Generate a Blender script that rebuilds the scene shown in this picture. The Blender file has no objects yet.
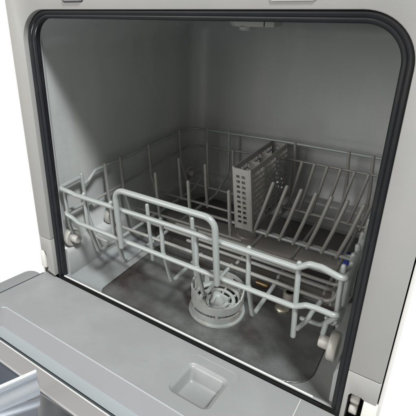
import bpy, bmesh, math, random
from mathutils import Vector, Matrix
R_ = math.radians
random.seed(4)
S = bpy.context.scene
COL = S.collection

# ------------------------------------------------------------------ camera
cam_d = bpy.data.cameras.new('camera'); cam = bpy.data.objects.new('camera', cam_d); COL.objects.link(cam)
cr = Vector((0.82494732, 0.56517763, -0.00601423))
cf = Vector((-0.52398209, 0.76074129, -0.38303453))
cu = Vector((-0.21190728, 0.31913466, 0.92371445))
M = Matrix(((cr.x, cu.x, -cf.x, .423683), (cr.y, cu.y, -cf.y, -.324391), (cr.z, cu.z, -cf.z, .370268), (0, 0, 0, 1)))
cam.matrix_world = M
cam_d.sensor_width = 36; cam_d.lens = 411.29 / 416 * 36
cam_d.shift_x = (208 - 169.063) / 416; cam_d.shift_y = (176.02 - 208) / 416
cam_d.clip_start = 0.01; cam_d.clip_end = 100
S.camera = cam

# ------------------------------------------------------------------ surroundings: a white studio that is dim on the viewer's side
w = bpy.data.worlds.new('World'); S.world = w; w.use_nodes = True
nt = w.node_tree; nt.nodes.clear()
out = nt.nodes.new('ShaderNodeOutputWorld'); bg = nt.nodes.new('ShaderNodeBackground')
tc = nt.nodes.new('ShaderNodeTexCoord'); sp = nt.nodes.new('ShaderNodeSeparateXYZ')
mr = nt.nodes.new('ShaderNodeMapRange'); mix = nt.nodes.new('ShaderNodeMix'); mix.data_type = 'RGBA'
mr.inputs['From Min'].default_value = -0.25; mr.inputs['From Max'].default_value = 0.05
mr.interpolation_type = 'SMOOTHSTEP'
nt.links.new(tc.outputs['Generated'], sp.inputs[0]); nt.links.new(sp.outputs['Y'], mr.inputs['Value'])
nt.links.new(mr.outputs[0], mix.inputs[0])
FRONT = (0.33, 0.34, 0.335, 1)
mix.inputs[6].default_value = FRONT; mix.inputs[7].default_value = (1.0, 1.0, 1.0, 1)
# above eye level: a kitchen with darker and warmer patches
rn = nt.nodes.new('ShaderNodeTexNoise'); rn.inputs['Scale'].default_value = 2.6; rn.inputs['Detail'].default_value = 4
nt.links.new(tc.outputs['Generated'], rn.inputs['Vector'])
rc = nt.nodes.new('ShaderNodeValToRGB'); nt.links.new(rn.outputs['Fac'], rc.inputs[0])
els = rc.color_ramp.elements
els[0].position = .36; els[0].color = (.07, .085, .11, 1); els[1].position = .70; els[1].color = (.85, .88, .90, 1)
for p_, c_ in ((.46, (.22, .25, .29, 1)), (.55, (.46, .42, .37, 1)), (.61, (.62, .52, .42, 1))):
    e_ = els.new(p_); e_.color = c_
m3 = nt.nodes.new('ShaderNodeMapRange'); m3.inputs['From Min'].default_value = .03; m3.inputs['From Max'].default_value = .12
nt.links.new(sp.outputs['Z'], m3.inputs['Value'])
mix2 = nt.nodes.new('ShaderNodeMix'); mix2.data_type = 'RGBA'
nt.links.new(m3.outputs[0], mix2.inputs[0]); nt.links.new(mix.outputs[2], mix2.inputs[6]); nt.links.new(rc.outputs[0], mix2.inputs[7])
nt.links.new(mix2.outputs[2], bg.inputs['Color']); bg.inputs['Strength'].default_value = 1.05
nt.links.new(bg.outputs[0], out.inputs['Surface'])

# ------------------------------------------------------------------ lamps
def area(name, pos, target, size, power, col, sy=None):
    d = bpy.data.lights.new(name, 'AREA'); o = bpy.data.objects.new(name, d); COL.objects.link(o)
    d.size = size; d.energy = power; d.color = col
    if sy: d.shape = 'RECTANGLE'; d.size_y = sy
    o.location = pos
    o.rotation_euler = (Vector(target) - Vector(pos)).to_track_quat('-Z', 'Y').to_euler()
    return o
area('ceiling_lamp', (1.30, -0.80, 2.2), (0.15, 0.0, 0.1), 0.36, 84, (0.96, 0.99, 1.0))
area('fill_light', (-0.75, -1.75, 0.95), (0.25, 0.2, 0.15), 1.2, 29, (1.0, 0.98, 0.94))  # added soft fill for the tub interior, not a lamp of the room

S.view_settings.view_transform = 'Standard'; S.view_settings.look = 'None'
S.view_settings.exposure = 0.0; S.view_settings.gamma = 1
S.render.engine = 'CYCLES'
S.cycles.max_bounces = 8

# ------------------------------------------------------------------ materials
def mat(name, col, rough=0.5, metal=0.0, var=0.06, vscale=18, bump=0.0, bscale=400, coat=0.0, dirt=None, dscale=14, dstretch=1, trans=0, spec=.5):
    m = bpy.data.materials.new(name); m.use_nodes = True
    t = m.node_tree; b = t.nodes['Principled BSDF']
    b.inputs['Roughness'].default_value = rough; b.inputs['Metallic'].default_value = metal
    b.inputs['Coat Weight'].default_value = coat; b.inputs['Transmission Weight'].default_value = trans
    b.inputs['Specular IOR Level'].default_value = spec
    tc = t.nodes.new('ShaderNodeTexCoord')
    n = t.nodes.new('ShaderNodeTexNoise'); n.inputs['Scale'].default_value = vscale; n.inputs['Detail'].default_value = 5
    t.links.new(tc.outputs['Object'], n.inputs['Vector'])
    mx = t.nodes.new('ShaderNodeMix'); mx.data_type = 'RGBA'
    mx.inputs[6].default_value = (*[c * (1 - var) for c in col], 1); mx.inputs[7].default_value = (*[c * (1 + var) for c in col], 1)
    t.links.new(n.outputs['Fac'], mx.inputs[0]); last = mx.outputs[2]
    if dirt:
        n2 = t.nodes.new('ShaderNodeTexNoise'); n2.inputs['Scale'].default_value = dscale; n2.inputs['Detail'].default_value = 8; n2.inputs['Roughness'].default_value = .65
        mp = t.nodes.new('ShaderNodeMapping'); mp.inputs['Scale'].default_value = (1, 1, dstretch)
        t.links.new(tc.outputs['Object'], mp.inputs['Vector']); t.links.new(mp.outputs[0], n2.inputs['Vector'])
        rp = t.nodes.new('ShaderNodeMapRange'); rp.inputs['From Min'].default_value = .48; rp.inputs['From Max'].default_value = .7
        t.links.new(n2.outputs['Fac'], rp.inputs['Value'])
        m2 = t.nodes.new('ShaderNodeMix'); m2.data_type = 'RGBA'; m2.inputs[7].default_value = (*dirt[:3], 1)
        mu = t.nodes.new('ShaderNodeMath'); mu.operation = 'MULTIPLY'; mu.inputs[1].default_value = dirt[3]
        t.links.new(rp.outputs[0], mu.inputs[0]); t.links.new(mu.outputs[0], m2.inputs[0])
        t.links.new(last, m2.inputs[6]); last = m2.outputs[2]
    t.links.new(last, b.inputs['Base Color'])
    # roughness variation
    rr = t.nodes.new('ShaderNodeMapRange'); rr.inputs['To Min'].default_value = max(rough - .06, 0.02); rr.inputs['To Max'].default_value = rough + .08
    t.links.new(n.outputs['Fac'], rr.inputs['Value']); t.links.new(rr.outputs[0], b.inputs['Roughness'])
    if bump:
        n3 = t.nodes.new('ShaderNodeTexNoise'); n3.inputs['Scale'].default_value = bscale; n3.inputs['Detail'].default_value = 3
        t.links.new(tc.outputs['Object'], n3.inputs['Vector'])
        bp = t.nodes.new('ShaderNodeBump'); bp.inputs['Strength'].default_value = bump; bp.inputs['Distance'].default_value = 0.001
        t.links.new(n3.outputs['Fac'], bp.inputs['Height']); t.links.new(bp.outputs[0], b.inputs['Normal'])
    return m

M_frame = mat('frame_plastic', (.345, .342, .33), .38, bump=.05, bscale=700, var=.05, dirt=(.385, .375, .36, .4), dscale=8)
M_shell = mat('shell_white', (.72, .71, .68), .35, var=.02)
M_tub = mat('tub_plastic', (.41, .427, .42), .28, bump=.6, bscale=22, var=.10, vscale=11, dirt=(.52, .52, .49, .5), dscale=16, dstretch=.22)
M_floor = mat('tub_floor_plastic', (.27, .285, .285), .28, var=.08, dirt=(.17, .14, .11, .35), dscale=22)
M_gasket = mat('gasket_rubber', (.008, .009, .012), .45, var=.1, dirt=(.024, .023, .023, .5), dscale=30)
M_door = mat('door_plastic', (.275, .284, .281), .34, bump=.03, bscale=800, var=.03, dirt=(.36, .37, .365, .4), dscale=13)
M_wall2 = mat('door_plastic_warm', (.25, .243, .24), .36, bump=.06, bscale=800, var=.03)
M_slope = mat('recess_slope_shade', (.255, .256, .263), .28, var=.03)  # shade and reflection on the recess slope put into a darker plastic
M_ledge = mat('recess_plastic_pale', (.305, .33, .34), .26, var=.03)
M_light = mat('door_trim_pale', (.62, .62, .60), .3, var=.02)
M_seal = mat('door_seal_grey', (.06, .07, .075), .5)
M_steel = mat('brushed_steel', (.60, .60, .62), .14, metal=1, var=.05)
M_wire = mat('coated_wire', (.285, .305, .295), .27, var=.03, vscale=40, coat=.2)
M_tine = mat('coated_wire_tine', (.25, .248, .232), .28, var=.05, vscale=60, coat=.15)
M_wheel = mat('wheel_plastic', (.40, .385, .36), .38, var=.04)
M_basket = mat('basket_plastic', (.34, .335, .315), .38, var=.04)
M_cup = mat('cup_plastic', (.34, .36, .345), .36, var=.05, dirt=(.22, .16, .11, .6), dscale=45)
M_sump = mat('sump_shade', (.11, .104, .096), .25, var=.2)  # darkened to stand for the black shadow gap under the spray arm
M_arm = mat('spray_arm_plastic', (.30, .285, .265), .28, var=.14)
M_blue = mat('blue_cap', (.045, .065, .36), .4, var=.05)
M_dark = mat('dark_cavity', (.004, .004, .004), .7, spec=.15)
M_brass = mat('brass', (.36, .27, .15), .35, metal=1)
M_chrome = mat('chrome', (.95, .88, .74), .30, metal=1)

def mesh_material():
    m = bpy.data.materials.new('filter_mesh_steel'); m.use_nodes = True
    t = m.node_tree; b = t.nodes['Principled BSDF']; N = t.nodes.new; L = t.links.new
    tc = N('ShaderNodeTexCoord'); mp = N('ShaderNodeMapping'); mp.inputs['Rotation'].default_value = (0, 0, R_(4))
    L(tc.outputs['Object'], mp.inputs['Vector'])
    sx = N('ShaderNodeSeparateXYZ'); L(mp.outputs[0], sx.inputs[0])
    def wave(sock, pitch, ph=0):
        a = N('ShaderNodeMath'); a.operation = 'MULTIPLY_ADD'; a.inputs[1].default_value = 2 * math.pi / pitch; a.inputs[2].default_value = ph
        L(sock, a.inputs[0]); s = N('ShaderNodeMath'); s.operation = 'SINE'; L(a.outputs[0], s.inputs[0]); return s.outputs[0]
    wx = wave(sx.outputs['X'], .0024); wy = wave(sx.outputs['Y'], .0021)
    p = N('ShaderNodeMath'); p.operation = 'MULTIPLY'; L(wx, p.inputs[0]); L(wy, p.inputs[1])
    r = N('ShaderNodeMapRange'); r.inputs['From Min'].default_value = .12; r.inputs['From Max'].default_value = .5; L(p.outputs[0], r.inputs['Value'])
    n = N('ShaderNodeTexNoise'); n.inputs['Scale'].default_value = 16; n.inputs['Detail'].default_value = 7; n.inputs['Roughness'].default_value = .6; L(tc.outputs['Object'], n.inputs['Vector'])
    cr_ = N('ShaderNodeValToRGB'); L(n.outputs['Fac'], cr_.inputs[0])
    cr_.color_ramp.elements[0].position = .36; cr_.color_ramp.elements[0].color = (.12, .10, .086, 1)
    cr_.color_ramp.elements[1].position = .62; cr_.color_ramp.elements[1].color = (.29, .305, .30, 1)
    mx = N('ShaderNodeMix'); mx.data_type = 'RGBA'; L(r.outputs[0], mx.inputs[0]); L(cr_.outputs[0], mx.inputs[6]); mx.inputs[7].default_value = (.045, .044, .042, 1)
    L(mx.outputs[2], b.inputs['Base Color'])
    b.inputs['Metallic'].default_value = .55; b.inputs['Roughness'].default_value = .38
    bp = N('ShaderNodeBump'); bp.invert = True; bp.inputs['Strength'].default_value = .6; bp.inputs['Distance'].default_value = .0006
    L(r.outputs[0], bp.inputs['Height']); L(bp.outputs[0], b.inputs['Normal'])
    return m
M_mesh = mesh_material()

# ------------------------------------------------------------------ helpers
def tag(o, label, cat, group=None, kind=None):
    if label: o['label'] = label
    if cat: o['category'] = cat
    if group: o['group'] = group
    if kind: o['kind'] = kind
    return o
def empty(name, loc, parent=None):
    o = bpy.data.objects.new(name, None); COL.objects.link(o); o.location = loc
    o.empty_display_size = .02
    if parent:
        o.parent = parent; o.matrix_parent_inverse = Matrix.Translation(-parent.location)
    return o
def wl(o):                      # world location of a nested unrotated object
    return Vector((0, 0, 0)) if o is None else (o['_w'] if False else o.matrix_world.translation)
def build(name, bm, m, parent=None, smooth=True, bevel=0, seg=2, sub=0, solid=0, ang=35, origin=None):
    bmesh.ops.recalc_face_normals(bm, faces=bm.faces)
    me = bpy.data.meshes.new(name); bm.to_mesh(me); bm.free()
    if smooth:
        for p in me.polygons: p.use_smooth = True
    o = bpy.data.objects.new(name, me); COL.objects.link(o); me.materials.append(m)
    if parent:
        o.parent = parent
        bpy.context.view_layer.update()
        o.matrix_parent_inverse = parent.matrix_world.inverted()
    if solid:
        md = o.modifiers.new('solid', 'SOLIDIFY'); md.thickness = solid; md.offset = 0
    if bevel:
        md = o.modifiers.new('bevel', 'BEVEL'); md.width = bevel; md.segments = seg; md.limit_method = 'ANGLE'; md.angle_limit = R_(30)
        md.harden_normals = False
    if sub:
        md = o.modifiers.new('sub', 'SUBSURF'); md.levels = sub; md.render_levels = sub
    if smooth:
        md = o.modifiers.new('es', 'EDGE_SPLIT') ; md.split_angle = R_(ang)
    return o
def fillet(pts, r, n=6):
    pts = [Vector(p) for p in pts]; o = [pts[0]]
    for i in range(1, len(pts) - 1):
        a, b, c = pts[i-1], pts[i], pts[i+1]
        u = (a - b); v = (c - b); lu, lv = u.length, v.length; u.normalize(); v.normalize()
        th = u.angle(v)
        if abs(math.pi - th) < .02: o.append(b); continue
        rr = r[i] if isinstance(r, (list, tuple)) else r
        d = min(rr / math.tan(th / 2), lu * .49, lv * .49); q = d * math.tan(th / 2)
        cen = b + (u + v).normalized() * (q / math.sin(th / 2))
        p0 = b + u * d; p1 = b + v * d; e0 = p0 - cen; e1 = p1 - cen
        for k in range(n + 1):
            om = e0.angle(e1)
            if om < 1e-3: o.append(p0.lerp(p1, k / n)); continue
            f = k / n; o.append(cen + (e0 * math.sin((1-f)*om) + e1 * math.sin(f*om)) / math.sin(om))
    o.append(pts[-1]); return o
def tube(bm, pts, r, seg=10, cap='round', closed=False):
    pts = [Vector(p) for p in pts]; n = len(pts)
    tan = []
    for i in range(n):
        if closed: t = pts[(i+1) % n] - pts[i-1]
        else: t = pts[min(i+1, n-1)] - pts[max(i-1, 0)]
        tan.append(t.normalized())
    up = Vector((0, 0, 1)) if abs(tan[0].z) < .9 else Vector((1, 0, 0))
    nrm = tan[0].cross(up).normalized(); rings = []
    def ring(c, t, nn, rad):
        bi = t.cross(nn).normalized()
        return [bm.verts.new(c + (nn * math.cos(2*math.pi*k/seg) + bi * math.sin(2*math.pi*k/seg)) * rad) for k in range(seg)]
    fr = []
    for i in range(n):
        nrm = (nrm - tan[i] * nrm.dot(tan[i])).normalized(); fr.append(nrm.copy())
    if cap == 'round' and not closed:
        for a in (80, 55, 28): rings.append(ring(pts[0] - tan[0] * r * math.sin(R_(a)), tan[0], fr[0], r * math.cos(R_(a))))
    for i in range(n): rings.append(ring(pts[i], tan[i], fr[i], r))
    if cap == 'round' and not closed:
        for a in (28, 55, 80): rings.append(ring(pts[-1] + tan[-1] * r * math.sin(R_(a)), tan[-1], fr[-1], r * math.cos(R_(a))))
    for a, b in zip(rings, rings[1:]):
        for k in range(seg): bm.faces.new((a[k], a[(k+1) % seg], b[(k+1) % seg], b[k]))
    if closed:
        a, b = rings[-1], rings[0]
        for k in range(seg): bm.faces.new((a[k], a[(k+1) % seg], b[(k+1) % seg], b[k]))
    else:
        bm.faces.new(rings[0][::-1]); bm.faces.new(rings[-1])
def wire(name, pts, r, m, parent, fr=.008, seg=12):
    bm = bmesh.new(); tube(bm, fillet(pts, fr), r, seg); return build(name, bm, m, parent, ang=60)
def box(bm, x0, x1, y0, y1, z0, z1, f=None):
    f = f or (lambda x, y, z: (x, y, z))
    v = [bm.verts.new(f(x, y, z)) for z in (z0, z1) for y in (y0, y1) for x in (x0, x1)]
    for q in ((0,2,3,1),(4,5,7,6),(0,1,5,4),(2,6,7,3),(0,4,6,2),(1,3,7,5)): bm.faces.new([v[i] for i in q])
def rrect(x0, x1, y0, y1, r, n=8):
    if not isinstance(r, (list, tuple)): r = [r]*4
    o = []
    for (cx, cy, a, q) in ((x1, y1, 0, r[0]), (x0, y1, 90, r[1]), (x0, y0, 180, r[2]), (x1, y0, 270, r[3])):
        px = cx - q if cx == x1 else cx + q; py = cy - q if cy == y1 else cy + q
        for k in range(n + 1):
            t = R_(a + 90 * k / n); o.append((px + q * math.cos(t), py + q * math.sin(t)))
    return o
def loft(bm, loops, closed=True, cap0=False, cap1=False):
    L = [[bm.verts.new(p) for p in lp] for lp in loops]; n = len(L[0])
    for a, b in zip(L, L[1:]):
        for k in range(n if closed else n - 1): bm.faces.new((a[k], a[(k+1) % n], b[(k+1) % n], b[k]))
    if cap0: bm.faces.new(L[0][::-1])
    if cap1: bm.faces.new(L[-1])
    return L
def prism_xz(bm, poly, y0, y1):            # closed polygon in x,z extruded along y
    loft(bm, [[(x, y0, z) for x, z in poly], [(x, y1, z) for x, z in poly]], cap0=True, cap1=True)
def lathe(bm, prof, c, axis='z', seg=48, caps=(True, True)):
    loops = []
    for r, h in prof:
        lp = []
        for k in range(seg):
            a = 2 * math.pi * k / seg; u, v = r * math.cos(a), r * math.sin(a)
            if axis == 'z': lp.append((c[0] + u, c[1] + v, c[2] + h))
            elif axis == 'x': lp.append((c[0] + h, c[1] + u, c[2] + v))
            else: lp.append((c[0] + u, c[1] + h, c[2] + v))
        loops.append(lp)
    loft(bm, loops, cap0=caps[0], cap1=caps[1])

# ================================================================== DISHWASHER
dw = empty('dishwasher', (.2, .2, -.07))
tag(dw, 'open compact grey countertop dishwasher with black door seal, seen into its tub', 'dishwasher')
bpy.context.view_layer.update()

# outer housing: sides, top and back, a shell 12 mm thick
bm = bmesh.new()
o_ = rrect(-.030, .4315, -.07, .435, [.02, .02, .006, .006]); i_ = rrect(-.0262, .4286, -.066, .433, [.018, .018, .004, .004])
loft(bm, [[(x, -.0025, z) for x, z in i_], [(x, -.0025, z) for x, z in o_], [(x, .0, z) for x, z in o_], [(x, .44, z) for x, z in o_]], cap1=True)
build('housing', bm, M_shell, dw, bevel=.0012)

# front frame: U of side posts and header with a rounded opening
W, H = .40, .367
bm = bmesh.new()
r = .037
poly = [(-.024, .065), (0, .065)]
poly += [(r - r*math.cos(R_(a)), H - r + r*math.sin(R_(a))) for a in range(0, 91, 6)]
poly += [(W - r + r*math.sin(R_(a)), H - r + r*math.cos(R_(a))) for a in range(0, 91, 6)]
poly += [(W, .065), (.4275, .065), (.4275, .430), (-.024, .430)]
prism_xz(bm, poly, -.006, .010)
ff = build('front_frame', bm, M_frame, dw, bevel=.0009)
# latch pieces in the header
bm = bmesh.new(); o_ = rrect(.073, .1015, .3745, .392, .003); i_ = rrect(.0742, .1003, .3757, .391, .0025)
loft(bm, [[(x, -.0062, z) for x, z in o_], [(x, -.0062, z) for x, z in o_], [(x, -.0085, z) for x, z in i_]], cap1=True)
lco = build('latch_cover', bm, M_frame, dw)
bm = bmesh.new(); o2_ = rrect(.0722, .1023, .3738, .3928, .0035); loft(bm, [[(x, -.0063, z) for x, z in o2_], [(x, -.0063, z) for x, z in o_]]); build('cover_shadow_line', bm, M_dark, lco, smooth=False)  # flat dark ring drawn as the latch cover's shadow outline
bm = bmesh.new(); o_ = rrect(.2975, .3315, .3728, .390, .002); i_ = rrect(.2990, .3300, .3740, .389, .0015)
loft(bm, [[(x, -.0061, z) for x, z in o_], [(x, -.0072, z) for x, z in o_], [(x, -.0072, z) for x, z in i_], [(x, -.0061, z) for x, z in i_]])
lr = build('latch_slot', bm, M_frame, dw)
bm = bmesh.new(); box(bm, .2990, .3300, -.0064, -.0061, .3740, .389); build('slot_opening', bm, M_dark, lr, smooth=False)

# corner covers with hinge slots
def corner_cover(side):
    bm = bmesh.new()
    if side < 0:
        poly = [(-.024, .0640), (-.024, .041), (-.0165, .041), (-.0135, .037), (-.0135, .014), (-.016, .008), (0, .004), (0, .0640)]
    else:
        poly = [(.4275, .0640), (.4275, .038), (.4165, .038), (.4140, .0395), (.4060, .0395), (.4040, .036), (.4040, .004), (.4, .004), (.4, .0640)]
    prism_xz(bm, poly, -.006, .010)
    c = build('corner_cover', bm, M_frame, dw, bevel=.0008)
    return c
cl = corner_cover(-1); crt = corner_cover(1)
for c, (x0, x1, z0, z1) in ((cl, (-.024, -.0145, -.02, .041)), (crt, (.4045, .4165, -.02, .0385))):
    bm = bmesh.new(); box(bm, x0, x1, .0125, .0145, z0, z1); build('hinge_recess', bm, M_dark, c, smooth=False)
    xc = (x0 + x1) / 2
    bm = bmesh.new()
    lathe(bm, [(.0001, -.0040), (.0052, -.0040), (.0060, -.0032), (.0060, .0032), (.0052, .0040), (.0001, .0040)], (xc - .0006 if c is crt else xc + .001, .004, .0275), 'x', 24)
    lathe(bm, [(.0001, -.0036), (.0048, -.0036), (.0055, -.0028), (.0055, .0028), (.0048, .0036), (.0001, .0036)], (xc - .0006 if c is crt else xc + .001, .003, .0145), 'x', 24)
    build('hinge_roller', bm, M_wheel, c)
bm = bmesh.new(); box(bm, .4172, .4290, -.0068, .008, -.02, .0372); build('side_trim', bm, M_shell, dw, bevel=.0008)
bm = bmesh.new(); box(bm, -.0290, -.0195, -.0050, .008, .010, .0400); build('side_trim', bm, M_shell, dw, bevel=.0008)

# gasket: two-lobed black rubber seal
def ushape(ins, y, zb=.000):
    rr = .037 - ins; p = [(ins, y, zb)]
    p += [(.037 - rr*math.cos(R_(a)), y, H - .037 + rr*math.sin(R_(a))) for a in range(0, 91, 5)]
    p += [(W - .037 + rr*math.sin(R_(a)), y, H - .037 + rr*math.cos(R_(a))) for a in range(0, 91, 5)]
    p += [(W - ins, y, zb)]; return p
bm = bmesh.new()
tube(bm, ushape(.0022, .0030), .0032, 12); tube(bm, ushape(.0062, .0052), .0030, 12); tube(bm, ushape(.0040, .0085), .0048, 12)
build('gasket', bm, M_gasket, dw, ang=60)
bm = bmesh.new(); tube(bm, [(.004, .0006, -.0002), (.2, .0006, -.0002), (.3812, .0006, -.0002)], .0024, 10)
build('bottom_seal', bm, M_dark, dw, ang=60)

# tub
def upath(ins, z, rb=.032, yb=.385, y0=.011, n=10):
    x0, x1, y1 = .001 + ins, .399 - ins, yb - ins; rb = max(rb, .004)
    p = [(x0, y0 + (y1 - rb - y0) * k / 6, z) for k in range(6)]
    p += [(x0 + rb - rb*math.cos(R_(90*k/n)), y1 - rb + rb*math.sin(R_(90*k/n)), z) for k in range(n + 1)]
    p += [(x1 - rb + rb*math.sin(R_(90*k/n)), y1 - rb + rb*math.cos(R_(90*k/n)), z) for k in range(n + 1)]
    p += [(x1, y1 - rb - (y1 - rb - y0) * (k + 1) / 6, z) for k in range(6)]
    p[0] = (.001, y0, z); p[-1] = (.399, y0, z); p.insert(1, (x0, y0 + .001, z)); p.insert(-1, (x1, y0 + .001, z))
    return p
bm = bmesh.new()
lv = [(.004, -.012), (.012, .0), (.0125, .036), (.0110, .0425), (.003, .0450), (0, .047), (0, .10), (0, .2), (0, .318)]
loops = [upath(i, z) for i, z in lv]
for a in range(15, 91, 15): loops.append(upath(.034 * (1 - math.cos(R_(a))), .318 + .040 * math.sin(R_(a))))
L = loft(bm, loops, closed=False)
bm.faces.new(L[-1])
tub = build('tub', bm, M_tub, dw, ang=60)
# flange between gasket and tub
bm = bmesh.new()
def fl(ins, y): return [(a, y, c) for a, b, c in ushape(ins, y, -.003)]
loft(bm, [fl(-.002, .0125), fl(.0036, .0125), fl(.0042, .014), fl(.0036, .018), fl(.0005, .021)], closed=False)
build('tub_flange', bm, M_tub, dw, ang=50)

# floor of the tub: slopes to a recess holding the filter screen
bm = bmesh.new()
def rl(x0, x1, y0, y1, r, z): return [(x, y, z) for x, y in rrect(x0, x1, y0, y1, r)]
loft(bm, [rl(.0045, .3955, .0028, .382, [.03, .03, .004, .004], .0015),
          rl(.0055, .3945, .0046, .381, [.03, .03, .004, .004], .0022),
          rl(.0075, .3925, .0070, .379, [.03, .03, .006, .006], .0012),
          rl(.020, .385, .0130, .340, [.03, .03, .008, .020], -.0075),
          rl(.055, .3655, .0195, .182, [.012, .012, .012, .034], -.0155),
          rl(.058, .3630, .0215, .179, [.012, .012, .012, .033], -.0168),
          rl(.0585, .3625, .0220, .1785, [.012, .012, .012, .033], -.0205)], cap1=True)
build('tub_floor', bm, M_floor, dw, ang=50)
# rear deck and ridges behind the screen
bm = bmesh.new()
loft(bm, [rl(.030, .372, .186, .366, .02, -.012), rl(.030, .372, .186, .366, .02, -.003), rl(.034, .368, .190, .362, .017, -.0005)], cap1=True)
build('sump_cover', bm, M_sump, dw, ang=40)
bm = bmesh.new()
for y, z in ((.1885, .0035), (.2025, .002)):
    tube(bm, fillet([(.205, y, z - .004), (.21, y, z), (.352, y, z), (.358, y + .004, z - .005)], .004), .0032, 10)
build('floor_ridge', bm, M_floor, dw, ang=60)

# polished metal lip and fittings in the sump, two of them added as glints
bm = bmesh.new(); tube(bm, [(.009, .0042, .0020), (.2, .0042, .0024), (.372, .0042, .0024)], .0011, 8)
build('tub_lip', bm, M_light, dw, ang=60)
bm = bmesh.new(); lathe(bm, [(.0105, -.004), (.0105, 0), (.0092, .0016), (.006, .0030), (.003, .0036), (.0001, .0038)], (.2930, .1400, -.0170), 'z', 32, (True, True))
build('glint_dome', bm, M_chrome, dw)  # added dome standing in for a bright glint, not a real screw
bm = bmesh.new()
lathe(bm, [(.0085, -.010), (.0085, .006), (.0078, .0072), (.0050, .0072), (.0046, .004), (.0001, .004)], (.2955, .1590, -.0100), 'z', 32)
nz = build('drain_nozzle', bm, M_arm, dw)
bm = bmesh.new(); box(bm, .2905, .3005, .1572, .1602, -.0042, -.0022); build('nozzle_slot', bm, M_dark, nz, smooth=False)
bm = bmesh.new(); tube(bm, [(.2480, .1560, -.004), (.2620, .1560, -.004)], .0042, 16); build('glint_rod', bm, M_brass, dw, ang=60)  # added rod standing in for a small orange glint

# vent cover under the ceiling
bm = bmesh.new()
vp_ = [(.200, .121), (.208, .113), (.236, .109), (.258, .109), (.2590, .131), (.236, .134), (.212, .131)]
loft(bm, [[(x, y, .359) for x, y in vp_], [(x, y, .3525) for x, y in vp_], [(x + (.004 if x < .22 else 0), y, .3485) for x, y in vp_]], cap0=True, cap1=True)
vc = build('ceiling_vent', bm, M_basket, dw, bevel=.0012)
bm = bmesh.new(); lathe(bm, [(.0075, 0), (.0072, -.0028), (.0055, -.0042), (.0001, -.0045)], (.2225, .1180, .3486), 'z', 24); build('vent_button', bm, M_basket, vc)
bm = bmesh.new(); box(bm, .2468, .2474, .1083, .1092, .3490, .3580); build('vent_seam', bm, M_dark, vc, smooth=False)

# blue rinse-aid cap at the right of the floor
bm = bmesh.new(); lathe(bm, [(.013, -.004), (.013, .026), (.0115, .028), (.0001, .028)], (.3520, .226, .002), 'z', 32); nk = build('cap_neck', bm, M_arm, dw)
bm = bmesh.new()
loops = []
for rr_, h in ((.0105, 0), (.0105, .009), (.0095, .0105), (.006, .0108), (.0055, .0095), (.0001, .0095)):
    loops.append([(.3520 + (rr_ + (.0006 if k % 2 and rr_ > .01 else 0)) * math.cos(2*math.pi*k/40), .226 + (rr_ + (.0006 if k % 2 and rr_ > .01 else 0)) * math.sin(2*math.pi*k/40), .032 + h) for k in range(40)])
loft(bm, loops, cap0=True, cap1=True)
box(bm, .3435, .3605, .2247, .2273, .0410, .0445)
build('blue_cap', bm, M_blue, nk)

# ------------------------------------------------------------------ door (open, 8 degrees short of level)
TH = R_(8)
def D(x, s, h): return (x, -s*math.cos(TH) + h*math.sin(TH) - .0022, s*math.sin(TH) + h*math.cos(TH) - .0004)
door = empty('door', (.2, 0, 0), dw); bpy.context.view_layer.update()
S1 = .40
# outer slab
bm = bmesh.new()
a_ = rrect(-.0505, .4480, .0060, S1 + .02, [.02, .02, .016, .006]); b_ = rrect(-.0485, .4460, .0080, S1 + .018, [.018, .018, .014, .005])
loft(bm, [[D(x, s, -.034) for x, s in a_], [D(x, s, -.0040) for x, s in a_], [D(x, s, -.0022) for x, s in b_],
          [D(x, s, -.0024) for x, s in rrect(-.0265, .4240, .0120, S1 + .008, [.012, .012, .010, .005])], [D(x, s, -.0240) for x, s in rrect(-.0265, .4240, .0120, S1 + .008, [.012, .012, .010, .005])]], cap0=True, cap1=True)
build('door_shell', bm, M_door, door, ang=40)
bm = bmesh.new()     # raised rim left of the groove
a_ = rrect(-.0490, -.0285, .0085, S1 + .01, [.003, .003, .014, .002], 6); b_ = rrect(-.0480, -.0292, .0095, S1 + .009, [.003, .003, .013, .002], 6)
loft(bm, [[D(x, s, -.0030) for x, s in a_], [D(x, s, -.0010) for x, s in a_], [D(x, s, -.0003) for x, s in b_]], cap1=True)
build('door_rim', bm, M_door, door, ang=40)
bm = bmesh.new(); box(bm, -.0288, -.0245, .002, S1, -.0040, -.0016, D); build('side_seal', bm, M_seal, door, smooth=False)
# inner liner with the detergent pocket and the nested recess
PX = (.2462, .2955, .0238, .0752)
pk = rrect(PX[0], PX[1], PX[2], PX[3], .0090, 8)
bm = bmesh.new()
X0, X1, SA, SB = -.0243, .4275, .0, .0914
R0 = (.0035, .3975, .0914, .385)
def nv(x, s, h): return bm.verts.new(D(x, s, h))
strip_l = .0035
pv = [nv(x, s, 0) for x, s in pk]; n = len(pv)
mid = (PX[0] + PX[1]) / 2
c1, c2, c3, c4 = nv(strip_l, SA, 0), nv(R0[1], SA, 0), nv(R0[1], SB - .0, 0), nv(strip_l, SB, 0)
m1, m2 = nv(mid, SA, 0), nv(mid, SB, 0)
# pk order: starts at right/high-s corner, goes to left/high-s, left/low-s, right/low-s
q = n // 4
right = pv[0:q] + pv[3*q:]; left = pv[q:3*q]
bm.faces.new([m1, c2, c3, m2] + pv[0:q][::-1] + pv[3*q:][::-1])
bm.faces.new([m2, c4, c1, m1] + pv[q:3*q][::-1])
bm.faces.new([m2, pv[8], pv[9]]); bm.faces.new([m1, pv[26], pv[27]])
# flat margins left/right and beyond
e1, e2 = nv(X0, SA, 0), nv(X0, SB, 0); bm.faces.new([e1, c1, c4, e2])
f1, f2 = nv(X1, SA, 0), nv(X1, SB, 0); bm.faces.new([c2, f1, f2, c3])
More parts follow.
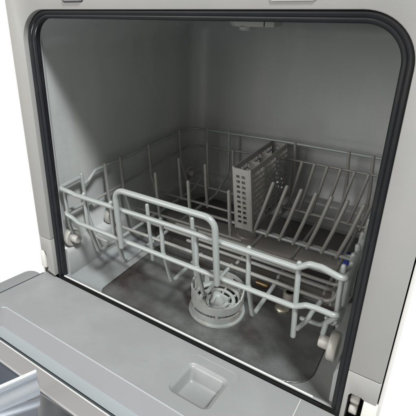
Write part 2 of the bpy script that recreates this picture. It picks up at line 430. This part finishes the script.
# nested recess loops
prof = [(0, 0), (.0006, -.0002), (.0012, -.0010)]
def rec(d, h): return [D(x, s, h) for x, s in rrect(R0[0] + d, R0[1] - d, R0[2] + d, R0[3] - d, .006, 6)]
L = loft(bm, [rec(d, h) for d, h in prof])
# side skirts and front skirt of the liner
outer = [D(X0, SB, 0), D(X0, S1, 0), D(X1, S1, 0), D(X1, SB, 0)]
ov = [bm.verts.new(p) for p in outer]; ii = L[0]
# ring pieces: left, far, right (the recess loop begins at its right/high-s corner)
k = 7
la, lb, lc, ld = ii[k*2:k*3][::-1], ii[k:k*2], ii[0:k], ii[k*3:]
bm.faces.new([ov[0]] + [ov[1]] + ii[k + 3:k*2 + 4])
bm.faces.new([ov[1], ov[2]] + ii[3:k + 4])
bm.faces.new([ov[2], ov[3]] + ii[k*3 + 3:] + ii[0:4])
bm.faces.new([ov[3], ov[0]] + ii[k*2 + 3:k*3 + 4])
def skirt(p, q_):
    a, b = bm.verts.new(D(*p, 0)), bm.verts.new(D(*q_, 0)); c, d = bm.verts.new(D(*q_, -.0035)), bm.verts.new(D(*p, -.0035)); bm.faces.new([a, b, c, d])
skirt((X0, SA), (X1, SA)); skirt((X0, SA), (X0, S1)); skirt((X1, SA), (X1, S1))
bmesh.ops.remove_doubles(bm, verts=bm.verts, dist=.00005)
build('inner_liner', bm, M_door, door, ang=25)
# pocket
bm = bmesh.new()
def pl(d, h, sh=0): return [D(x, s, h) for x, s in rrect(PX[0] + d, PX[1] - d, PX[2] + d + sh, PX[3] - d, max(.009 - d, .0035), 8)]
loft(bm, [pl(0, 0), pl(.0007, -.0002), pl(.0012, -.0010), pl(.0030, -.0014), pl(.0040, -.0022), pl(.0047, -.0040), pl(.0060, -.0150, .002), pl(.0068, -.0172, .002), pl(.0085, -.0180, .002)], cap1=True)
build('detergent_pocket', bm, M_door, door, ang=60)
# fine seam around the pocket and at the right of the liner
bm = bmesh.new()
sm = rrect(PX[0] - .0045, PX[1] + .0065, PX[2] - .0130, PX[3] + .004, .009, 8)
sm2 = [p for p in sm if p[1] < .040]
tube(bm, [D(x, s, .00005) for x, s in sm2], .00032, 6, cap='')
build('pocket_seam', bm, M_door, door)
bm = bmesh.new(); box(bm, .3630, .3637, .0015, .089, -.0002, .0006, D); build('liner_seam', bm, M_light, door, smooth=False)
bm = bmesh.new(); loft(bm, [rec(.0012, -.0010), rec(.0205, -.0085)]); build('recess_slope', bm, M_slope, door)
bm = bmesh.new(); loft(bm, [rec(.0205, -.0085), rec(.0212, -.0088), rec(.0335, -.0092)]); build('recess_ledge', bm, M_ledge, door)
bm = bmesh.new(); tube(bm, [Vector(p) for p in rec(.0004, -.0003)], .0005, 8, closed=True); build('edge_highlight', bm, M_ledge, door, ang=60)  # pale bead painting the bright highlight along the recess crease
# pale lip, groove and sloping band round the steel panel
def nest(dd, hh): return [D(x, s, hh) for x, s in rrect(R0[0] + dd, R0[1] - dd, R0[2] + dd, R0[3] - dd, .004, 6)]
bm = bmesh.new(); loft(bm, [nest(.0338, -.0100), nest(.0362, -.0125), nest(.0368, -.0100)]); build('panel_groove', bm, M_seal, door)
bm = bmesh.new(); loft(bm, [nest(.0366, -.0105), nest(.0368, -.0085), nest(.0376, -.0080), nest(.0388, -.0083)]); build('panel_lip', bm, M_light, door, ang=70)
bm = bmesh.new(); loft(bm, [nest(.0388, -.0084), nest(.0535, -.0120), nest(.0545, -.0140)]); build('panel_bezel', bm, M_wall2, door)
bm = bmesh.new(); loft(bm, [nest(.0540, -.0140), nest(.0550, -.0142)], cap1=True); build('steel_panel', bm, M_steel, door)

# upright vane added to stand for a reflection in the steel panel
fd = Vector((.3957, .9184, 0)); fn = Vector((fd.y, -fd.x, 0))
base = Vector((.1440, -.1517, .0))
bm = bmesh.new()
zs = [.0400, .0390, .0360, .0325, .0290, .0255, .0210, .0160, .0080]; of = [0, .0016, .0034, .0022, -.0012, -.0026, .0006, .0036, .0014]
rows = []
for l in (0, -.04, -.16):
    rows.append([bm.verts.new(base + fd * l + fn * o2 + Vector((0, 0, z + .0004))) for z, o2 in zip(zs, of)])
for a, b in zip(rows, rows[1:]):
    for i in range(len(zs) - 1): bm.faces.new((a[i], b[i], b[i+1], a[i+1]))
build('reflection_vane', bm, mat('satin_aluminium', (.60, .64, .68), .3, metal=.8, var=.03), door, solid=.0008, ang=60)

# ================================================================== DISH RACK
rack = empty('dish_rack', (.197, .17, .047))
tag(rack, 'grey plastic-coated wire dish rack with raised front handle, inside the open dishwasher', 'dish rack')
bpy.context.view_layer.update()
XL, XR = .0125, .3815
LN = .07     # sideways lean of the uprights
RF, RP, RT = .0030, .0027, .0024
# front top rail wrapping both corners
tr = [(XL, .0495, .1450), (XL, .0105, .1428), (.0330, .0105, .1415), (.0410, .0125, .1385), (.20, .0130, .1402), (.3380, .0125, .1402), (.3490, .0125, .1485), (.3600, .0125, .1490), (XR, .0110, .1445), (XR, .0560, .1475)]
wire('top_rail', tr, .0032, M_wire, rack, [0, .006, .005, .005, 1, .006, .006, .01, .006, 0], 14)
# rear top rail, U-shaped with dips where it starts
br = [(XL, .0530, .1320), (XL, .0640, .1345), (XL, .0800, .1455), (XL, .330, .1490), (.07, .3345, .1535), (.2, .3345, .1555), (XR - .003, .3345, .1545), (XR, .082, .1490), (XR, .066, .1400), (XR, .056, .1370)]
br = [(XL, .0530, .1320), (XL, .0640, .1345), (XL, .0800, .1455), (XL, .3500, .1470), (.2, .3500, .1510), (XR, .3500, .1505), (XR, .082, .1490), (XR, .066, .1400), (XR, .056, .1370)]
wire('top_rail', br, .0026, M_wire, rack, [0, .006, .006, .022, 1, .022, .006, .006, 0])
# lower rails
lo = [(XL, .0700, .1020), (XL + .003, .0120, .1050), (.0290, .0125, .1015), (.0400, .0140, .0955), (.2, .0140, .0942), (.3400, .0140, .0942), (.3510, .0135, .1015), (.3600, .0135, .1025), (XR - .001, .0130, .1020), (XR - .001, .060, .0960)]
wire('lower_rail', lo, .0030, M_wire, rack, [0, .006, .005, .005, 1, .006, .006, .01, .006, 0], 14)
lb_ = [(XL + .003, .0650, .1020), (XL + .003, .3300, .1060), (.2, .3300, .1280), (XR - .003, .3300, .1270), (XR - .003, .0650, .1000)]
lb_ = [(XL + .003, .0650, .1010), (XL + .003, .3465, .1130), (.2, .3465, .1220), (XR - .003, .3465, .1230), (XR - .003, .0650, .1000)]
wire('lower_rail', lb_, .0021, M_tine, rack, [0, .022, 1, .022, 0])
# handle
hd = [(.1210, .0085, .0895), (.1165, .0062, .1690), (.2520, .0062, .1690), (.2570, .0085, .0900)]
wire('handle', hd, .0036, M_wire, rack, [0, .013, .013, 0], 16)
# front posts: straight down, bent back along the rack floor
ZB = .047
for i, x in enumerate((.0536, .1007, .1781, .2250, .2880)):
    full = x < .11
    p = [(x - .001, .0166, .1420), (x + .001, .0165, .1000), (x + .004, .0300, ZB)]
    if full: p += [(x + .004, .2900, ZB), (x, .3470, .0700), (x - .004, .3490, .1520)]
    else: p += [(x + .004, .1040, ZB + .001)]
    wire('post', p, RP if full else .0026, M_wire, rack, [0, .02, .007, .014, .014, 0][:len(p)])
wire('post', [(.3385, .0166, .1430), (.3400, .0168, .1000), (.3418, .0175, .0555)], .0028, M_wire, rack)
bm = bmesh.new()
for i, x in enumerate((.0536, .1007, .1781, .2250, .2880, .3385)):
    for (dx, yy, z) in ((-.001, .0150, .1395), (.001, .0158, .0946)):
        bmesh.ops.create_icosphere(bm, subdivisions=3, radius=.0037, matrix=Matrix.Translation((x + dx + (z < .1) * .001, yy, z)) @ Matrix.Diagonal((.95, 1, .8 + .1 * random.random(), 1)))
b_o = build('weld_beads', bm, M_wire, rack, ang=60); b_o['kind'] = 'stuff'
# side-to-side hoops
for y, top in ((.0500, .149), (.0972, .149), (.1325, .149), (.2070, .150), (.3030, .152)):
    if y < .06:
        wire('post', [(XL + .002, y, top), (XL + .006, y + .002, .085), (.030, y + .004, ZB + .004), (.052, y + .004, ZB + .003)], RP, M_wire, rack, [0, .02, .008, 0])
        wire('post', [(XR - .002, y, top), (XR - .004, y + .002, .085), (.362, y + .004, ZB + .004), (.340, y + .004, ZB + .003)], RP, M_wire, rack, [0, .02, .008, 0])
    else:
        m_ = M_tine
        wire('hoop', [(XL + .003, y, top), (XL + .007, y, .095), (.034, y, ZB + .0045), (.20, y, ZB + .0045), (.360, y, ZB + .0045), (XR - .006, y, .095), (XR - .003, y, top)], RP - .0001, m_, rack, [0, .02, .012, 1, .012, .02, 0])
# back posts
for x in (.222, .309, .345):
    wire('post', [(x, .3480, .152), (x + .004, .3480, .1), (x + .006, .340, ZB), (x + .006, .30, ZB)], RP, M_tine, rack, [0, .02, .012, 0])
# floor wires: closed loop under the plate tines and tine carrier rails
lp = [(.110, .1530, ZB + .0045), (.350, .1530, ZB + .0045), (.3560, .146, ZB + .004), (.3560, .127, ZB + .002), (.350, .1200, ZB + .0045), (.150, .1200, ZB + .0045)]
wire('floor_wire', lp, .0024, M_tine, rack, .006)
wire('floor_wire', [(.356, .128, ZB + .002), (.357, .124, .040), (.357, .116, .034)], .0022, M_tine, rack, .004)
for x in (.232, .290, .348):
    wire('floor_wire', [(x, .115, ZB - .0004), (x, .20, ZB - .0004), (x, .330, ZB - .0004)], .0023, M_tine, rack, .006)
wire('floor_wire', [(.020, .1630, ZB + .004), (.1, .1630, ZB + .0045), (.2150, .1630, ZB + .0045)], .0022, M_tine, rack)
wire('floor_wire', [(.020, .2370, ZB + .004), (.1, .2370, ZB + .0045), (.2150, .2370, ZB + .0045)], .0022, M_tine, rack)
wire('tine_rail', [(.196, .2020, ZB + .0045), (.28, .2020, ZB + .0045), (.368, .2020, ZB + .0045)], .0027, M_wire, rack)
wire('tine_rail', [(.196, .3040, ZB + .0050), (.28, .3040, ZB + .0050), (.372, .3040, ZB + .0050)], .0022, M_tine, rack)
wire('floor_wire', [(.020, .0660, ZB + .004), (.1, .0660, ZB + .0045), (.216, .0660, ZB + .0045)], .0022, M_tine, rack)
# upright tines of the left half
for (x, y) in ((.1201, .0640), (.1897, .0650),
               (.0635, .1605), (.1240, .1615), (.1910, .1640), (.0576, .2370), (.1108, .2360), (.1680, .2370)):
    b_ = (x + .0065, y + .001, ZB + (.002 if y > .07 else -.006))
    wire('tine', [b_, (x + .003, y, .085), (x, y, .1240)], RT + .0003, M_tine if y > .07 else M_wire, rack)
for x, zt in ((.0760, .150), (.128, .1450)):
    wire('tine', [(x + .006, .3040, ZB + .002), (x + .003, .3040, .085), (x, .3035, zt - .012)], RT, M_tine, rack)
# leaning plate tines of the right half
for k in range(7):
    x = .2188 + .02035 * k
    wire('plate_tine', [(x, .2010, ZB + .002), (x + .0115, .2005, .0900), (x + .0232 - .0003*k, .2000, .1360 - .0003*k)], .0027, M_tine, rack)
for k in range(7):
    x = .2345 + .0195 * k
    wire('plate_tine', [(x, .3030, ZB + .002), (x + .009, .3000, .0930), (x + .0175, .2955, .1400)], .0024, M_tine, rack)
# post caps at the corners
wire('post', [(XR - .0045, .0190, .1530), (XR - .004, .0200, .1200), (XR - .003, .0200, .0900)], .0026, M_wire, rack, .008)
wire('post', [(XL + .0035, .0150, .1400), (XL + .0040, .0155, .1200), (XL + .0050, .0160, .0980), (XL + .0020, .0200, .0800), (XL + .0010, .0250, .0640)], .0024, M_wire, rack, .008)
wire('post', [(XR, .0330, .1500), (XR, .0320, .0960), (XR - .002, .028, .080)], .0024, M_wire, rack, .008)
wire('post', [(XR - .001, .0600, .1540), (XR, .0600, .1400), (XR, .0600, .0960)], .0028, M_wire, rack, .008)
wire('hook_wire', [(.3600, .0340, .0960), (.3535, .0320, .0810), (.3500, .0300, .0690), (.3425, .0290, .0560)], .0025, M_wire, rack, .007)
wire('wheel_bracket', [(XR - .002, .0170, .0990), (.3705, .0200, .0850), (.3690, .0210, .0700)], .0026, M_wire, rack, .006)
wire('wheel_bracket', [(XR - .001, .0230, .0960), (.3760, .0240, .0820), (.3690, .0280, .0840)], .0024, M_wire, rack, .005)
# wheels
def wheel(x, y, z, side, r=.0148):
    s = side     # +1: hub points to +x
    bm = bmesh.new()
    lathe(bm, [(.0062, -.0045*s), (r - .0012, -.0045*s), (r, -.0034*s), (r, .0034*s), (r - .0012, .0045*s), (r - .0026, .0045*s), (r - .0032, .0030*s), (.0062, .0026*s)], (x, y, z), 'x', 40)
    wo = build('wheel', bm, M_wheel, rack, ang=50)
    bm = bmesh.new()
    lathe(bm, [(.0068, -.002*s), (.0068, .0130*s), (.0060, .0145*s), (.0036, .0148*s), (.0034, .0135*s), (.0001, .0135*s)], (x, y, z), 'x', 28)
    build('hub', bm, M_wheel, wo, ang=50)
wheel(.0090, .0255, .0585, 1, .0138); wheel(.0085, .1110, .0545, 1, .0128); wheel(.0230, .3240, .0610, 1, .0128)
wheel(.3800, .0280, .0545, -1, .0150); wheel(.3880, .2950, .0585, -1, .0138)

# ================================================================== CUTLERY BASKET
bk = empty('cutlery_basket', (.2, .27, .05))
tag(bk, 'narrow grey plastic cutlery basket with square holes, standing in the dish rack', 'cutlery basket')
bpy.context.view_layer.update()
def B(x, y, z): return (x + (.150 - z) * .105, y, z)
def grid_panel(name, us, vs, hole, f, m, th=.0018):
    bm = bmesh.new(); V = {}
    def vv(i, j):
        if (i, j) not in V: V[(i, j)] = bm.verts.new(f(us[i], vs[j]))
        return V[(i, j)]
    for i in range(len(us) - 1):
        for j in range(len(vs) - 1):
            if not hole(i, j): bm.faces.new((vv(i, j), vv(i+1, j), vv(i+1, j+1), vv(i, j+1)))
    return build(name, bm, m, bk, smooth=False, solid=th)
bx0, bx1, by0, by1, bz0, bz1 = .1795, .2075, .1965, .355, .052, .1480
us = [bx0 + .0010, bx0 + .0055, bx0 + .0112, bx0 + .0142, bx0 + .0199, bx1 - .0020]
NR = 10; zz = [bz0]; z = bz0 + .009
pit = (bz1 - .006 - z) / NR
for k in range(NR): zz += [z, z + pit * .52]; z += pit
zz += [bz1]
hole = lambda i, j: i in (1, 3) and j % 2 == 1
grid_panel('end_wall', us, zz, hole, lambda u, v: B(u, by0, v), M_basket)
grid_panel('end_wall', us, zz, hole, lambda u, v: B(u, by1, v), M_basket)
ys = [by0 + .0015]; y = by0 + .006
while y + .0095 < by1 - .004: ys += [y, y + .0072]; y += .0092
ys += [by1 - .001]
zs2 = [bz0]; z = bz0 + .005
while z + .009 < bz1 - .002: zs2 += [z, z + .0062]; z += .0086
zs2 += [bz1]
def hs(i, j):
    if j % 2 == 0: return False
    r_ = (j // 2) % 2
    return (i % 2 == 1) or (i % 4 == (0 if r_ else 2) and 0 < i < len(ys) - 2)
for x in (bx0, bx1):
    grid_panel('side_wall', ys, zs2, hs, lambda u, v, x=x: B(x, u, v), M_basket, .0016)
bm = bmesh.new(); box(bm, bx0, bx1, by0, by1, bz0 - .0012, bz0 + .0006, B); build('base', bm, M_basket, bk, smooth=False)
# rounded vertical corners
for x, y in ((bx0 + .0008, by0 + .0008), (bx1 - .0008, by0 + .0008), (bx0 + .0008, by1 - .0008), (bx1 - .0008, by1 - .0008)):
    bm = bmesh.new(); tube(bm, [B(x, y, bz0 - .001), B(x, y, .10), B(x, y, bz1 + .0004)], .0019, 12); build('corner_post', bm, M_basket, bk, ang=60)
bm = bmesh.new(); tube(bm, [B(*p) for p in ((bx0, by0, bz1), (bx1, by0, bz1), (bx1, by1, bz1), (bx0, by1, bz1))], .0013, 8, closed=True)
build('top_rim', bm, M_basket, bk, ang=60)
for y in (by0 + .05, by0 + .10):
    bm = bmesh.new(); box(bm, bx0, bx1, y, y + .0015, bz0, bz1 - .004, B); build('divider', bm, M_basket, bk, smooth=False)

# ================================================================== FILTER SCREEN
fs = empty('filter_screen', (.21, .1, -.019))
tag(fs, 'flat dark woven steel filter screen lying on the dishwasher tub floor', 'filter screen')
bpy.context.view_layer.update()
bm = bmesh.new()
fc = (.2185, .0875)
oc = rrect(.0590, .3620, .0225, .1780, [.011, .011, .011, .032], 8)
# rings from outer outline to the cup hole, gently sagging
m_ = len(oc); loops = []
for t in (0, .03, .1, .25, .45, .65, .82, 1):
    lp = []
    for k, (x, y) in enumerate(oc):
        a = math.atan2(y - fc[1], x - fc[0]); hx, hy = fc[0] + .033*math.cos(a), fc[1] + .033*math.sin(a)
        X, Y = x + (hx - x)*t, y + (hy - y)*t
        zz_ = -.0172 - .0012*math.sin(math.pi*t) + .0005*math.sin(X*60 + 1)*math.sin(Y*75) + (.0012*(1 - t/.03) if t < .03 else 0)
        lp.append((X, Y, zz_))
    loops.append(lp)
loft(bm, loops)
build('screen', bm, M_mesh, fs, ang=60)
bm = bmesh.new(); tube(bm, [(x, y, -.0163) for x, y in oc], .0010, 8, closed=True); build('screen_edge', bm, M_mesh, fs, ang=60)

# ================================================================== FILTER CUP
fcup = empty('filter_cup', (fc[0], fc[1], -.018))
tag(fcup, 'round pale grey filter cup with slotted wall and turning knob, set in the screen', 'filter cup')
bpy.context.view_layer.update()
cx, cy = fc
def ptc(r, a, z): return (cx + r*math.cos(a), cy + r*math.sin(a), z)
def rimz(deg):
    # low notch at the front; deg measured with 270 towards the door
    d = (deg % 360)
    hi, low = .0225, .0105
    if d >= 276 or d <= 0: 
        if d > 335: return low + (hi - .002 - low) * (d - 335) / 60
        return low
    if d < 35: return low + (hi - .002 - low) * (d + 25) / 60
    if 266 <= d < 276: return hi - .001 + (low - hi + .001) * (d - 266) / 10
    return hi if d > 150 else hi - .002
N = 120
bm = bmesh.new()
def ringloop(r, zf): return [ptc(r, 2*math.pi*k/N, zf(360*k/N)) for k in range(N)]
# wall with slots: two height bands with windows
zl = [lambda d: -.0165, lambda d: -.0060, lambda d: -.0010, lambda d: .0025, lambda d: max(rimz(d) - .0045, .0045), lambda d: rimz(d)]
VV = [[bm.verts.new(ptc(.0340 + .0006*j*.3, 2*math.pi*k/N, zl[j](360*k/N))) for k in range(N)] for j in range(len(zl))]
for j in range(len(zl) - 1):
    for k in range(N):
        deg = 360 * k / N
        if j == 3 and (k % 10) < 6 and (100 < deg < 222 or 10 < deg < 90): continue
        if j == 1 and (k % 20) < 18: continue
        bm.faces.new((VV[j][k], VV[j][(k+1) % N], VV[j+1][(k+1) % N], VV[j+1][k]))
build('cup_wall', bm, M_cup, fcup, solid=.0021, ang=50)
bm = bmesh.new()
lathe(bm, [(.0325, -.0010), (.0325, .0016), (.0330, .0022), (.0368, .0022), (.0382, .0014), (.0385, -.0010)], (cx, cy, -.0165), 'z', 96, (False, False))
build('flange', bm, M_cup, fcup, ang=50)
# inner strainer: sloping ribs, concentric rings, slots
bm = bmesh.new()
for r_, z_ in ((.0318, -.0010), (.0235, -.0035), (.0145, -.0060)):
    lathe(bm, [(r_ - .0036, .0), (r_ - .0036, .0016), (r_ + .0010, .0022), (r_ + .0014, .0006)], (cx, cy, z_), 'z', 64, (False, False))
for k in range(9):
    a = 2*math.pi*k/9 + .2
    u = Vector((math.cos(a), math.sin(a), 0)); v_ = Vector((-u.y, u.x, 0)); c_ = Vector((cx, cy, 0))
    ps = []
    for r_, zt in ((.0110, -.0055), (.0325, .0006)):
        for sgn in (-1, 1):
            for zo in (0, -.0030): ps.append(bm.verts.new(c_ + u*r_ + v_*(.0012*sgn) + Vector((0, 0, zt + zo))))
    for q4 in ((0, 2, 6, 4), (1, 3, 7, 5), (0, 1, 5, 4), (2, 3, 7, 6), (0, 1, 3, 2), (4, 5, 7, 6)): bm.faces.new([ps[i] for i in q4])
build('strainer', bm, M_cup, fcup, ang=40)
bm = bmesh.new(); lathe(bm, [(.0335, -.003), (.033, -.0085), (.0001, -.0088)], (cx, cy, 0), 'z', 48, (False, True)); build('cup_floor', bm, M_mesh, fcup)
bm = bmesh.new()   # three-winged knob
lathe(bm, [(.0100, -.0070), (.0096, -.0020), (.0075, .0010), (.0062, .0070), (.0050, .0085), (.0001, .0088)], (cx, cy, 0), 'z', 32)
kb = build('knob', bm, M_cup, fcup, ang=50)
bm = bmesh.new()
for k in range(3):
    a = 2*math.pi*k/3 + .45; u = Vector((math.cos(a), math.sin(a), 0)); v_ = Vector((-u.y, u.x, 0)); c_ = Vector((cx, cy, 0)); ps = []
    for r_, zt in ((.003, .0092), (.0148, .0030)):
        for sgn in (-1, 1):
            for zo in (0, 1): ps.append(bm.verts.new(c_ + u*r_ + v_*(.0021*sgn) + Vector((0, 0, -.006 if zo else zt))))
    for q4 in ((0, 2, 6, 4), (1, 3, 7, 5), (0, 1, 5, 4), (2, 3, 7, 6), (0, 1, 3, 2), (4, 5, 7, 6)): bm.faces.new([ps[i] for i in q4])
build('wing', bm, M_cup, kb, bevel=.0006)

# ================================================================== SPRAY ARM
sa = empty('spray_arm', (.195, .23, -.0005))
tag(sa, 'brown-grey plastic spray arm lying low beneath the dish rack', 'spray arm')
bpy.context.view_layer.update()
bm = bmesh.new(); loops = []
for k in range(33):
    t = -1 + 2*k/32; x = .195 + .158*t; wd = .0245*(1 - .35*abs(t)**1.5) * (math.sqrt(max(0, 1 - max(0, (abs(t) - .9)/.1)**2)) if abs(t) > .9 else 1) + .0006
    yc = .232 + .010*t*(1 if t > 0 else .4); z0, z1 = .0105, .0185 + .002*(1 - abs(t))
    lp = []
    for (u, h) in ((-1, .35), (-.93, .75), (-.7, 1), (-.2, 1.10), (.2, 1.10), (.7, 1), (.93, .75), (1, .35), (.9, 0), (-.9, 0)):
        lp.append((x, yc + u*wd, z0 + (z1 - z0)*h))
    loops.append(lp)
loft(bm, loops, cap0=True, cap1=True)
build('arm', bm, M_arm, sa, ang=50)
bm = bmesh.new(); lathe(bm, [(.02, -.0005), (.018, .006), (.0165, .010), (.0165, .0212), (.015, .0232), (.006, .0240), (.0001, .0240)], (.195, .232, 0), 'z', 40); build('hub', bm, M_arm, sa)
for x in (.075, .115, .155, .245, .285, .325):
    bm = bmesh.new(); lathe(bm, [(.0042, 0), (.0038, .0016), (.0022, .0018), (.0018, .0008), (.0001, .0008)], (x, .232 + .01*(x - .195)/.158, .0188), 'z', 20); build('jet', bm, M_arm, sa)
